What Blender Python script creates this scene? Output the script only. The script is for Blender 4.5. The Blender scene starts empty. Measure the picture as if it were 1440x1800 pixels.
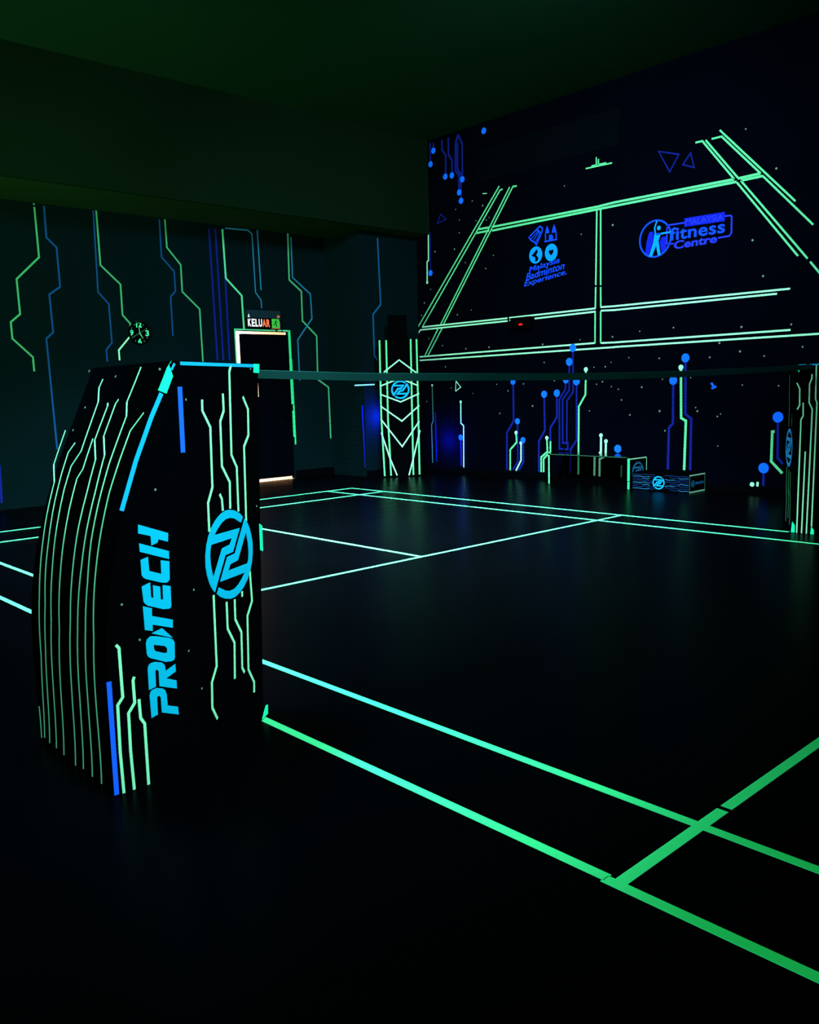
import bpy, bmesh, math, random
from mathutils import Vector
from mathutils.geometry import tessellate_polygon
random.seed(4)
SC = bpy.context.scene
COL = SC.collection

# ---------------------------------------------------------------- camera
YAW, PITCH, ROLL, FPX = 2.397624, -0.139770, -0.028598, 1524.91
cam_d = bpy.data.cameras.new('camera')
cam = bpy.data.objects.new('camera', cam_d); COL.objects.link(cam)
fw = Vector((math.cos(YAW)*math.cos(PITCH), math.sin(YAW)*math.cos(PITCH), math.sin(PITCH)))
rt = fw.cross(Vector((0, 0, 1))).normalized(); up = rt.cross(fw)
r2 = math.cos(ROLL)*rt + math.sin(ROLL)*up
u2 = -math.sin(ROLL)*rt + math.cos(ROLL)*up
from mathutils import Matrix
mw = Matrix((r2, u2, -fw)).transposed().to_4x4()
mw.translation = Vector((3.31813, -1.97141, 1.42095))
cam.matrix_world = mw
cam_d.sensor_fit = 'VERTICAL'; cam_d.sensor_height = 36.0
cam_d.lens = 36.0*FPX/1800.0
cam_d.clip_start = 0.05; cam_d.clip_end = 100
SC.camera = cam

# ---------------------------------------------------------------- world, lights, exposure
SC.view_settings.view_transform = 'Standard'; SC.view_settings.look = 'None'
SC.view_settings.exposure = 0.0; SC.view_settings.gamma = 1.0
SC.view_settings.use_curve_mapping = False
wd = bpy.data.worlds.new('night'); SC.world = wd; wd.use_nodes = True
wd.node_tree.nodes['Background'].inputs[0].default_value = (0.1, 0.35, 0.4, 1)
wd.node_tree.nodes['Background'].inputs[1].default_value = 0.01

def area(name, loc, target, size, power, color, spread=180):
    d = bpy.data.lights.new(name, 'AREA'); d.shape = 'SQUARE'; d.size = size
    d.energy = power; d.color = color; d.spread = math.radians(spread)
    o = bpy.data.objects.new(name, d); COL.objects.link(o)
    o.location = loc
    o.rotation_euler = (Vector(target)-Vector(loc)).to_track_quat('-Z', 'Y').to_euler()
    return o
# black lights and one added green fill above the court (all above the top of the frame)
area('blacklight_back_court', (-2.5, 2.4, 5.2), (-3.8, 3.4, 0), 0.8, 1050, (1.0, 1.0, 1.0), 96)
area('blacklight_near_court', (-1.0, -0.3, 5.1), (-0.7, 0.1, 0), 0.6, 84, (0.55, 1.0, 1.0), 58)
area('green_fill_near_side', (1.6, -1.5, 5.1), (2.0, 0.0, 0), 0.6, 16, (0.02, 1.0, 0.02), 90)  # added fill that tints the near tapes green, not a black light
area('blacklight_post_box', (3.4, 0.5, 4.6), (0.2, -0.4, 0.9), 0.4, 26, (0.9, 1.0, 1.0), 50)
area('blacklight_left_wall', (-2.4, 0.6, 5.0), (-8.7, 4.6, 1.5), 0.8, 45, (0.9, 1.0, 1.0), 80)
area('blacklight_black_wall', (-1.2, 3.6, 5.25), (-5.0, 8.6, 1.5), 0.8, 300, (1.0, 1.0, 1.0), 110)
# added upward fill lights that brighten the ceilings, unseen outside the frame
area('ceiling_wash', (5.5, -3.0, 0.6), (-2.5, 3.2, 5.4), 1.5, 110, (0.35, 0.95, 0.9), 120)
area('soffit_wash', (-3.5, -3.8, 0.4), (-8.2, 3.0, 4.0), 0.8, 200, (0.65, 1.0, 0.3), 90)
# little blue lamps by the pillar and at the foot of the black wall
area('blue_lamp_pillar', (-7.60, 7.64, 1.0), (-7.8, 7.42, 0.97), 0.08, 40, (0.02, 0.03, 1.0), 160)
area('blue_lamp_wall', (-7.12, 8.38, 0.55), (-7.12, 8.6, 0.55), 0.05, 34, (0.02, 0.02, 1.0), 170)

# ---------------------------------------------------------------- materials
def mat(name, base, rough=0.6, spec=0.3, emit=None, es=1.0, noise=0.0, nscale=8.0, metal=0.0):
    m = bpy.data.materials.new(name); m.use_nodes = True
    nt = m.node_tree; b = nt.nodes['Principled BSDF']
    b.inputs['Base Color'].default_value = (*base, 1)
    b.inputs['Roughness'].default_value = rough
    b.inputs['Specular IOR Level'].default_value = spec
    b.inputs['Metallic'].default_value = metal
    if noise:
        tc = nt.nodes.new('ShaderNodeTexCoord'); n = nt.nodes.new('ShaderNodeTexNoise')
        n.inputs['Scale'].default_value = nscale; n.inputs['Detail'].default_value = 4
        mx = nt.nodes.new('ShaderNodeMix'); mx.data_type = 'RGBA'
        mx.inputs[6].default_value = (*[c*(1-noise) for c in base], 1)
        mx.inputs[7].default_value = (*[c*(1+noise) for c in base], 1)
        nt.links.new(tc.outputs['Object'], n.inputs['Vector'])
        nt.links.new(n.outputs['Fac'], mx.inputs[0])
        nt.links.new(mx.outputs[2], b.inputs['Base Color'])
    if emit:
        b.inputs['Emission Color'].default_value = (*emit, 1)
        b.inputs['Emission Strength'].default_value = es
    return m
def fluo(name, c, e=0.3, rough=0.7):     # fluorescent tape or ink: answers the black light and glows
    m = mat(name, [min(0.95, x) for x in c], rough, 0.0, c, e, noise=0.06, nscale=14)
    return m
M = dict(
    court=fluo('court_tape_fluorescent', (0.07, 0.90, 0.40), 0.06),
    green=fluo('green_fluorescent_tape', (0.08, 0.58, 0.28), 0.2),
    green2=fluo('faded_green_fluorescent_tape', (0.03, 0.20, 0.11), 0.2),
    mint=fluo('mint_fluorescent_tape', (0.24, 0.75, 0.52), 0.25),
    blue=fluo('blue_fluorescent_dot', (0.004, 0.12, 0.95), 0.35),
    blue2=fluo('deep_blue_fluorescent_tape', (0.004, 0.011, 0.20), 0.2),
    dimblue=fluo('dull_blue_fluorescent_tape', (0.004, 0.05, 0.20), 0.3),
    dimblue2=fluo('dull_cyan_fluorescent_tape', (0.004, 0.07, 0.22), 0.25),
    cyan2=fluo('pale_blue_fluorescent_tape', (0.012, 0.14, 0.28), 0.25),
    boxgreen=fluo('post_box_green_ink', (0.26, 0.88, 0.52), 0.08),
    boxcyan=fluo('post_box_cyan_ink', (0.002, 0.36, 0.60), 0.30),
    boxstrip=fluo('post_box_cyan_edge_tape', (0.006, 0.34, 0.72), 0.30),
    boxblue=fluo('post_box_blue_tape', (0.008, 0.10, 0.90), 0.30),
    patch=fluo('corner_patch_green_tape', (0.01, 0.95, 0.45), 0.30),
    speck=fluo('pale_paint_speck', (0.10, 0.22, 0.18), 0.2),
    logoblue=fluo('blue_logo_ink', (0.004, 0.13, 0.95), 0.35),
    logodeep=fluo('deep_blue_logo_ink', (0.004, 0.012, 0.48), 0.25),
    benchblue=fluo('bench_pale_blue_ink', (0.01, 0.12, 0.28), 0.25),
    logomid=fluo('mid_blue_logo_ink', (0.004, 0.05, 0.75), 0.3),
    logobright=fluo('bright_blue_logo_ink', (0.002, 0.22, 1.0), 0.35),
    logodeep2=fluo('violet_blue_logo_ink', (0.012, 0.03, 0.62), 0.28),
    waveblue=fluo('bench_wave_blue_ink', (0.003, 0.022, 0.10), 0.2),
    leftgreen=fluo('dimlit_green_fluorescent_tape', (0.045, 0.34, 0.16), 0.2),  # same green tape, the left wall's weaker light put into its colour
    clockgreen=fluo('luminous_clock_green', (0.05, 0.75, 0.42), 0.3),
    emblemdim=fluo('shaded_side_emblem_ink', (0.01, 0.16, 0.40), 0.3),  # cyan emblem ink darkened, shade of that side put into the colour
    benchcyan=fluo('emblem_cyan_ink', (0.004, 0.30, 0.75), 0.35),
    patchdim=fluo('dull_green_patch_tape', (0.02, 0.62, 0.24), 0.25),
    floor=mat('dark_vinyl_floor', (0.0002, 0.0005, 0.0010), 0.30, 0.008, noise=0.35, nscale=1.3),
    leftwall=mat('dark_teal_painted_wall', (0.0008, 0.0062, 0.0090), 0.9, 0.0, noise=0.15, nscale=1.2),
    blackwall=mat('black_painted_wall', (0.0003, 0.0009, 0.0030), 0.9, 0.0, noise=0.2, nscale=1.0),
    panel=mat('blue_black_wall_board', (0.0004, 0.0018, 0.0034), 0.9, 0.0),
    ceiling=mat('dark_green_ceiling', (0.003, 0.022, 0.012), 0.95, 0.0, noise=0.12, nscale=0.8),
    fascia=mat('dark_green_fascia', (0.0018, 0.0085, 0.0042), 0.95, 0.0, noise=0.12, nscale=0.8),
    soffit=mat('dark_olive_soffit', (0.006, 0.022, 0.008), 0.95, 0.0, noise=0.12, nscale=0.8),
    black=mat('black_board', (0.0004, 0.0008, 0.0014), 0.8, 0.0, noise=0.2, nscale=5),
    gloss=mat('glossy_black_panel', (0.0006, 0.0010, 0.0018), 0.15, 0.3),
    doormat=mat('dark_door_leaf', (0.0003, 0.0009, 0.0022), 0.8, 0.0),
    netcord=mat('black_net_cord', (0.0003, 0.0022, 0.0028), 0.9, 0.0),
    nettape=mat('net_headband_tape', (0.006, 0.050, 0.050), 0.9, 0.0, noise=0.3, nscale=3),
    corridor=mat('warm_corridor_plaster', (0.85, 0.70, 0.56), 0.9, 0.0),
    red=mat('red_indicator', (0.3, 0.0, 0.0), 0.5, 0.1, (1.0, 0.02, 0.015), 0.9),
    white=mat('exit_sign_white', (0.5, 0.5, 0.5), 0.5, 0.1, (0.9, 0.95, 1.0), 0.75),
    orange=mat('exit_sign_orange', (0.4, 0.1, 0.04), 0.5, 0.1, (1.0, 0.17, 0.06), 0.8),
    signgreen=mat('exit_sign_green', (0.02, 0.3, 0.03), 0.5, 0.1, (0.03, 0.32, 0.04), 0.8),
    signbox=mat('exit_sign_housing', (0.003, 0.018, 0.03), 0.6, 0.1),
    signpic=mat('exit_sign_pale_red', (0.3, 0.08, 0.06), 0.5, 0.1, (0.5, 0.10, 0.07), 0.5),
)

# ---------------------------------------------------------------- helpers
def tag(o, label=None, cat=None, group=None, kind=None):
    if label: o['label'] = label
    if cat: o['category'] = cat
    if group: o['group'] = group
    if kind: o['kind'] = kind
    return o
def empty(name, loc, label, cat, group=None):
    o = bpy.data.objects.new(name, None); COL.objects.link(o); o.location = loc
    o.empty_display_size = 0.1
    return tag(o, label, cat, group)
def wloc(o):
    v = Vector((0, 0, 0))
    while o: v = v + Vector(o.location); o = o.parent
    return v
def build(name, V, Fc, m, parent=None, smooth=False):   # V in world metres
    base = wloc(parent) if parent else None
    if base is None:
        xs = [v[0] for v in V]; ys = [v[1] for v in V]; zs = [v[2] for v in V]
        base = Vector(((min(xs)+max(xs))/2, (min(ys)+max(ys))/2, min(zs)))
        loc = base
    else:
        loc = Vector((0, 0, 0))
    me = bpy.data.meshes.new(name)
    me.from_pydata([tuple(Vector(v)-base) for v in V], [], Fc)
    bm = bmesh.new(); bm.from_mesh(me)
    bmesh.ops.recalc_face_normals(bm, faces=bm.faces)
    if smooth:
        for f in bm.faces: f.smooth = True
    bm.to_mesh(me); bm.free()
    me.materials.append(M[m] if isinstance(m, str) else m)
    o = bpy.data.objects.new(name, me); COL.objects.link(o)
    o.location = loc
    if parent: o.parent = parent
    return o
class MB:
    def __init__(s): s.V = []; s.F = []
    def add(s, V, Fc):
        k = len(s.V); s.V += list(V); s.F += [tuple(i+k for i in f) for f in Fc]; return s
    def box(s, x0, x1, y0, y1, z0, z1):
        return s.add([(x, y, z) for z in (z0, z1) for y in (y0, y1) for x in (x0, x1)],
                     [(0, 1, 3, 2), (4, 6, 7, 5), (0, 4, 5, 1), (2, 3, 7, 6), (0, 2, 6, 4), (1, 5, 7, 3)])
    def ribbon(s, fr, pts, w, t=0.002, sub=None):
        P = [Vector(q) for q in pts]
        if sub:
            Q = [P[0]]
            for a, b in zip(P, P[1:]):
                n = max(1, int((b-a).length/sub))
                for i in range(1, n+1): Q.append(a.lerp(b, i/n))
            P = Q
        P = [q for i, q in enumerate(P) if i == 0 or (q-P[i-1]).length > 1e-5]
        n = len(P)
        if n < 2: return s
        D = [(P[i+1]-P[i]).normalized() for i in range(n-1)]
        V = []
        for i in range(n):
            a = D[max(0, i-1)]; b = D[min(n-2, i)]
            na = Vector((-a.y, a.x)); nb = Vector((-b.y, b.x))
            mm = na+nb
            mm = mm.normalized() if mm.length > 1e-4 else na
            k = 1/max(0.5, mm.dot(na))
            for sg in (-1, 1):
                q = P[i]+mm*(sg*w/2*k)
                V.append(fr(q.x, q.y, 0.0)); V.append(fr(q.x, q.y, t))
        Fc = []
        for i in range(n-1):
            a = 4*i; b = a+4
            Fc += [(a+1, a+3, b+3, b+1), (a, b, b+2, a+2), (a, a+1, b+1, b), (a+2, b+2, b+3, a+3)]
        e = 4*(n-1)
        Fc += [(0, 2, 3, 1), (e, e+1, e+3, e+2)]
        return s.add(V, Fc)
    def poly(s, fr, outer, holes=(), t=0.002):
        loops = [list(outer)]+[list(h) for h in holes]
        flat = [q for l in loops for q in l]; n = len(flat)
        tr = tessellate_polygon([[Vector((q[0], q[1], 0)) for q in l] for l in loops])
        V = [fr(q[0], q[1], 0.0) for q in flat]+[fr(q[0], q[1], t) for q in flat]
        Fc = [tuple(x) for x in tr]+[tuple(i+n for i in x[::-1]) for x in tr]
        k = 0
        for l in loops:
            m_ = len(l)
            for i in range(m_):
                a = k+i; b = k+(i+1) % m_
                Fc.append((a, b, b+n, a+n))
            k += m_
        return s.add(V, Fc)
    def disc(s, fr, u, v, r, t=0.003, n=24):
        return s.poly(fr, [(u+r*math.cos(2*math.pi*i/n), v+r*math.sin(2*math.pi*i/n)) for i in range(n)], (), t)
    def ring(s, fr, u, v, r0, r1, t=0.003, n=40):
        c = lambda r: [(u+r*math.cos(2*math.pi*i/n), v+r*math.sin(2*math.pi*i/n)) for i in range(n)]
        return s.poly(fr, c(r1), [c(r0)], t)
    def text(s, fr, txt, quad, t=0.003, bold=0.0, spacing=1.0):
        # quad: lower-left, lower-right, upper-left corners in surface coordinates
        cu = bpy.data.curves.new('t', 'FONT'); cu.body = txt; cu.extrude = 0.1; cu.offset = bold
        cu.space_character = spacing; cu.resolution_u = 4
        ob = bpy.data.objects.new('t', cu); COL.objects.link(ob)
        bpy.context.view_layer.update()
        me = bpy.data.meshes.new_from_object(ob.evaluated_get(bpy.context.evaluated_depsgraph_get()))
        xs = [v.co.x for v in me.vertices]; ys = [v.co.y for v in me.vertices]
        x0, x1, y0, y1 = min(xs), max(xs), min(ys), max(ys)
        ll, lr, ul = quad
        V = []
        for v in me.vertices:
            a = (v.co.x-x0)/(x1-x0); b = (v.co.y-y0)/(y1-y0)
            V.append(fr(ll[0]+a*(lr[0]-ll[0])+b*(ul[0]-ll[0]), ll[1]+a*(lr[1]-ll[1])+b*(ul[1]-ll[1]), t if v.co.z > 0 else 0.0))
        s.add(V, [tuple(p.vertices) for p in me.polygons])
        bpy.data.objects.remove(ob); bpy.data.curves.remove(cu); bpy.data.meshes.remove(me)
        return s
    def obj(s, name, m, parent=None, smooth=False): return build(name, s.V, s.F, m, parent, smooth)

LWX, PWX, BWY = -8.7, -7.8, 8.6
FR = dict(lw=lambda u, v, h: (LWX+h+0.0005, u, v), pw=lambda u, v, h: (PWX+h+0.0005, u, v),
          bw=lambda u, v, h: (u, BWY-h-0.0005, v), fl=lambda u, v, h: (u, v, h))

# ---------------------------------------------------------------- layout tables, metres on each surface
TAPES = [('lw','green zigzag tape farthest left on the wall,bulging left','leftgreen',0.024,[[(2.531,3.945),(2.537,3.303),(2.223,3.002),(2.228,2.553),(2.101,2.447),(2.102,2.234),(2.344,1.996),(2.346,1.808)],[(2.529,3.991),(2.53,3.973)]]),('lw','long dull blue zigzag tape running down behind the left side of the net post box','dimblue',0.024,[[(2.659,3.974),(2.655,3.568),(2.781,3.451),(2.785,2.935),(2.632,2.827),(2.64,2.327),(2.542,2.242),(2.562,0.752)]]),('lw','dull blue zigzag tape just left of the wall clock','dimblue',0.022,[[(3.329,3.989),(3.308,2.894),(3.451,2.739),(3.455,2.204),(3.366,2.104),(3.367,1.939)]]),('lw','green zigzag tape that comes down onto the wall clock from the ceiling','leftgreen',0.024,[[(3.37,3.994),(3.372,3.263),(3.645,3.017),(3.642,2.594),(3.752,2.471),(3.744,2.435)]]),('lw','short mint tape bending down out of the lower left of the clock','mint',0.024,[[(3.731,2.293),(3.549,2.099),(3.55,1.957)]]),('lw','dull blue zigzag tape right of the clock ending halfway down','dimblue',0.022,[[(4.311,3.979),(4.307,3.448),(4.495,3.254),(4.495,2.969),(4.412,2.889),(4.406,2.315)]]),('lw','green zigzag tape right of the clock stepping twice to the right','leftgreen',0.024,[[(4.399,3.988),(4.402,3.591),(4.608,3.358),(4.606,2.968),(4.879,2.725),(4.881,1.94)]]),('lw','deep blue straight tape,leftmost of the three upright tapes beside the exit door','blue2',0.03,[[(5.12,3.931),(5.135,1.957)]]),('lw','deep blue straight tape,middle of the three upright tapes beside the exit door','blue2',0.03,[[(5.23,3.942),(5.241,1.957)]]),('lw','deep blue straight tape,rightmost of the three upright tapes beside the exit door','blue2',0.03,[[(5.362,3.955),(5.351,1.958)]]),('lw','green tape stepping down from the ceiling to the exit door frame','green',0.03,[[(5.353,3.943),(5.366,3.212),(5.634,2.963),(5.644,2.444)]]),('lw','pale blue tape that turns from the ceiling line down to the exit sign','cyan2',0.02,[[(5.402,3.964),(5.813,3.974),(5.883,3.923),(5.894,3.025),(5.991,2.907),(5.995,2.783)]]),('lw','short straight pale blue tape above the exit sign','cyan2',0.022,[[(5.987,3.994),(6.001,3.068)]]),('lw','green tape right of the exit door crossing a blue tape in an X','leftgreen',0.028,[[(6.571,4.002),(6.557,3.262),(6.791,3.09),(6.787,2.61),(7.069,2.369),(7.053,1.642),(7.276,1.505),(7.279,0.626)]]),('lw','pale blue tape right of the exit door crossing a green tape in an X','cyan2',0.024,[[(6.63,3.945),(6.625,3.304),(6.974,3.056),(6.985,2.655),(6.673,2.297),(6.677,1.629)]]),('lw','short blue tape at the left edge of the picture','blue2',0.03,[[(1.793,0.592),(1.777,0.097)]]),('pw','dull blue tape stepping down to the black taped pillar','dimblue2',0.03,[[(7.721,3.907),(7.743,2.837),(7.57,2.676),(7.57,2.0),(7.643,1.922)]]),('pw','short level mint tape left of the black taped pillar','mint',0.022,[[(7.121,1.519),(7.553,1.527)]]),('pw','straight deep blue tape in the blue glow left of the pillar','blue2',0.022,[[(7.266,1.188),(7.283,0.153)]]),('bw','outer tape of the left sloping double line on the black wall,topmost left end','green',0.024,[[(-5.908,4.495),(-7.833,2.472)]]),('bw','inner tape of the left sloping double line,hooked at its top end','green',0.024,[[(-5.843,4.437),(-5.895,4.432),(-7.707,2.488)]]),('bw','outer tape of the second sloping double line on the left','green',0.024,[[(-5.7,4.442),(-7.272,2.48)],[(-7.314,2.441),(-7.672,1.983)]]),('bw','inner tape of the second sloping double line on the left,hooked at its top','green',0.024,[[(-5.559,4.433),(-5.635,4.437),(-7.187,2.498)],[(-7.223,2.434),(-7.591,1.986)]]),('bw','upper tape of the high rising double line on the black wall','green',0.03,[[(-6.359,3.918),(-6.132,3.912)],[(-6.073,3.91),(-4.105,3.886),(-3.824,3.896),(-2.086,3.876)],[(-2.041,3.876),(-1.754,3.88)]]),('bw','lower tape of the high rising double line on the black wall','green',0.03,[[(-6.422,3.866),(-6.133,3.863)],[(-6.074,3.854),(-4.128,3.851),(-3.824,3.85),(-2.058,3.841)],[(-2.003,3.844),(-1.727,3.846)]]),('bw','left tape of the upright double line between the two blue logos','green',0.024,[[(-4.109,3.86),(-4.126,2.818)],[(-4.126,2.793),(-4.133,2.503)],[(-4.135,2.45),(-4.137,2.011)]]),('bw','right tape of the upright double line between the two blue logos','green',0.024,[[(-4.045,3.853),(-4.042,2.81)],[(-4.042,2.784),(-4.039,2.505)],[(-4.041,2.45),(-4.04,2.005)]]),('bw','upper tape of the middle rising double line,passing above the red light','mint',0.024,[[(-7.707,2.488),(-5.775,2.488)],[(-5.74,2.49),(-4.126,2.496)],[(-4.042,2.505),(-3.817,2.499),(-1.352,2.487)]]),('bw','lower tape of the middle rising double line,broken at the red light','mint',0.024,[[(-7.837,2.363),(-7.755,2.443),(-5.775,2.445)],[(-5.734,2.45),(-5.625,2.45)],[(-5.237,2.44),(-4.126,2.451)],[(-4.041,2.456),(-3.816,2.446),(-1.51,2.444)]]),('bw','upper tape of the lowest double line on the black wall','mint',0.024,[[(-7.816,1.985),(-4.137,2.011)],[(-4.04,2.005),(-3.814,2.0),(-1.333,2.003)]]),('bw','lower tape of the lowest double line,running out of the picture','mint',0.024,[[(-7.818,1.924),(-3.814,1.935),(-3.814,1.937),(-0.997,1.936),(-0.742,1.935)]]),('bw','left hooked tape of the sloping double line right of the fitness logo','green',0.024,[[(-2.617,4.42),(-2.523,4.419),(-2.086,3.876)],[(-2.054,3.834),(-1.272,2.855)]]),('bw','right tape of the sloping double line right of the fitness logo,cut near its foot','green',0.024,[[(-2.479,4.421),(-2.041,3.885)],[(-2.003,3.844),(-1.16,2.811)],[(-1.129,2.772),(-0.922,2.515)]]),('bw','hooked tape of the farthest right sloping double line','green',0.024,[[(-2.398,4.417),(-2.266,4.417),(-1.754,3.88)],[(-1.727,3.846),(-1.108,3.186)]]),('bw','outermost right sloping tape on the black wall,topmost of all','green',0.024,[[(-2.292,4.498),(-1.323,3.485)]]),('bw','small green mark like a boat high above the rising double line','green',0.02,[[(-4.297,4.435),(-3.861,4.424)],[(-4.201,4.45),(-3.954,4.444)],[(-4.118,4.553),(-4.118,4.445)],[(-4.083,4.521),(-4.082,4.438)]]),('bw','blue triangle outline pointing down,high on the black wall','blue2',0.018,[[(-2.994,4.375),(-2.848,4.327),(-2.977,4.137),(-3.144,4.424),(-2.994,4.375)]]),('bw','blue triangle outline pointing up,beside the larger triangle','blue2',0.018,[[(-2.736,4.249),(-2.789,4.188),(-2.63,4.121),(-2.683,4.31),(-2.736,4.249)]]),('bw','small blue triangle outline near the upper left circuit tapes','blue2',0.018,[[(-7.24,4.217),(-7.284,4.147),(-7.073,4.183),(-7.196,4.286),(-7.24,4.217)]]),('bw','small pale arrowhead under the net tape near the pillar','mint',0.015,[[(-6.922,1.549),(-6.938,1.376)],[(-6.922,1.549),(-6.815,1.442),(-6.938,1.376)]]),('bw','small blue and mint arrowhead right of the tall circuit tapes','blue',0.03,[[(-2.338,1.402),(-2.3,1.345)],[(-2.333,1.331),(-2.268,1.354)]]),('bw','small level mint dash above the left sloping double line','mint',0.012,[[(-6.257,4.444),(-6.171,4.432)]]),('bw','blue tape with a dot,nearest the corner of the dropped ceiling','blue2',0.03,[[(-7.406,5.449),(-7.406,5.134)]]),('bw','very short blue tape with a dot,second from the dropped ceiling','blue2',0.03,[[(-7.323,5.438),(-7.33,5.325)]]),('bw','blue tape with a dot stepping right,third from the dropped ceiling','blue2',0.035,[[(-7.129,5.441),(-7.134,5.294),(-7.052,5.181),(-7.062,4.873)]]),('bw','blue tape with a dot,fourth from the dropped ceiling','blue2',0.035,[[(-6.984,5.445),(-6.987,5.182),(-6.913,5.072),(-6.917,4.86)]]),('bw','wide blue tape ending in the second lowest dot of the hanging group','blue2',0.045,[[(-6.76,5.439),(-6.821,5.322),(-6.833,4.902),(-6.757,4.814),(-6.764,4.566)]]),('bw','blue tape at the right of the hanging group,ending in a dot','blue2',0.035,[[(-6.76,5.439),(-6.677,5.277),(-6.685,4.757)]]),('bw','blue tape of the hanging group ending in its lowest dot','blue2',0.03,[[(-6.779,5.313),(-6.79,4.923),(-6.719,4.822),(-6.725,4.435)]]),('bw','lone blue dot touching the ceiling line','blue2',0.02,[[(-6.207,5.415),(-6.21,5.387)]]),('bw','thin blue tape with a dot hugging the wall corner above the double lines','blue2',0.02,[[(-7.457,4.032),(-7.468,3.383)]]),('bw','mint tape hugging the wall corner above the double lines','mint',0.025,[[(-7.498,4.038),(-7.51,3.583),(-7.545,3.561),(-7.555,3.22)]]),('bw','faded green tape,first right of the taped pillar','green2',0.02,[[(-7.496,1.489),(-7.494,0.879),(-7.536,0.81),(-7.532,0.149)]]),('bw','faded blue tape beside the first green tape right of the pillar','blue2',0.02,[[(-7.434,1.028),(-7.433,0.167)]]),('bw','green tape in the blue glow right of the pillar','mint',0.024,[[(-6.822,1.199),(-6.828,0.843),(-6.767,0.802),(-6.782,0.1)]]),('bw','short blue tape with a dot in the blue glow','blue2',0.03,[[(-6.835,0.605),(-6.837,0.119)]]),('bw','blue tape with a dot just under the net tape,stepping left','blue2',0.035,[[(-5.674,1.496),(-5.673,0.89),(-5.817,0.701),(-5.827,0.106)]]),('bw','blue tape with a dot right of the small green step,slanting left at its foot','blue2',0.03,[[(-5.595,0.879),(-5.595,0.255),(-5.701,0.112)]]),('bw','short green step tape among the left blue tapes','green',0.03,[[(-5.627,0.704),(-5.616,0.555),(-5.752,0.431),(-5.757,0.102)]]),('bw','lowest blue tape with a dot beside the slanting mint tape','blue2',0.035,[[(-5.487,0.59),(-5.482,0.247),(-5.58,0.11)]]),('bw','mint tape slanting left at its foot','mint',0.028,[[(-5.529,0.542),(-5.533,0.27),(-5.639,0.102)]]),('bw','blue tape with a dot,left of the pair of level dots','blue2',0.035,[[(-5.062,1.297),(-5.054,0.75),(-5.172,0.578),(-5.177,0.105)]]),('bw','blue tape with a dot,right of the pair of level dots','blue2',0.035,[[(-4.822,1.31),(-4.821,0.955),(-4.948,0.787),(-4.949,0.595)]]),('bw','left of the twin green step tapes beside the bench table','green',0.03,[[(-5.015,0.635),(-5.005,0.425),(-5.128,0.335),(-5.13,0.103)]]),('bw','right of the twin green step tapes beside the bench table','green',0.03,[[(-4.949,0.588),(-4.95,0.427),(-5.082,0.313),(-5.084,0.105)]]),('bw','blue tape of the tall group whose dot is cut by the net tape','blue2',0.028,[[(-4.654,1.505),(-4.664,1.365),(-4.775,1.215),(-4.779,0.475),(-4.705,0.477)]]),('bw','blue tape of the tall group with the second highest dot','blue2',0.028,[[(-4.59,1.764),(-4.592,1.352),(-4.714,1.214),(-4.717,0.565),(-4.623,0.567),(-4.623,0.473),(-4.682,0.471)]]),('bw','blue tape of the tall group with the highest dot on the double line','blue2',0.028,[[(-4.524,1.964),(-4.52,1.328),(-4.635,1.19),(-4.638,0.574)]]),('bw','blue tape with a dot between the tall blue group and the tall green tape','blue2',0.03,[[(-4.46,1.476),(-4.464,0.607),(-4.571,0.474),(-4.581,0.118)]]),('bw','tall green tape stepping left down behind the bench table','green',0.03,[[(-4.294,1.642),(-4.303,1.278),(-4.421,1.107),(-4.431,0.102)]]),('bw','blue tape with the highest dot above the striped bench box','blue2',0.036,[[(-2.709,1.735),(-2.697,1.0),(-2.611,0.937),(-2.614,0.255)]]),('bw','tall green tape rising from behind the striped bench box','green',0.036,[[(-2.772,1.614),(-2.758,0.947),(-2.688,0.91),(-2.702,0.251)]]),('bw','blue tape with a dot left of the tall green tape over the bench box','blue2',0.036,[[(-2.883,1.445),(-2.881,0.873),(-2.939,0.812),(-2.948,0.25)]]),('bw','left short mint tape behind the bench table top','mint',0.034,[[(-4.03,0.687),(-4.032,0.452),(-4.081,0.413),(-4.141,0.379),(-4.146,0.1)]]),('bw','right short mint tape behind the bench table top','mint',0.034,[[(-3.945,0.609),(-3.95,0.397),(-4.053,0.348),(-4.055,0.094)]]),('bw','blue dot just above the right end of the bench table','blue2',0.03,[[(-3.745,0.506),(-3.744,0.371)]]),('bw','faint green tape low behind the right end of the bench table','green2',0.024,[[(-3.683,0.272),(-3.687,0.102)]]),('bw','blue tape with a dot bending right beside the far post box','blue2',0.03,[[(-1.452,0.962),(-1.442,0.458),(-1.373,0.393)]]),('bw','green tape bending right,left of the far post box','green',0.034,[[(-1.487,0.788),(-1.517,0.784),(-1.52,0.416),(-1.377,0.276)]]),('bw','short blue tape with a dot low near the far post box','blue2',0.03,[[(-1.613,0.329),(-1.611,0.105)]]),('bw','tiny mint dot and dash low on the black wall','mint',0.03,[[(-1.685,0.151),(-1.688,0.094)]])]
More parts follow.
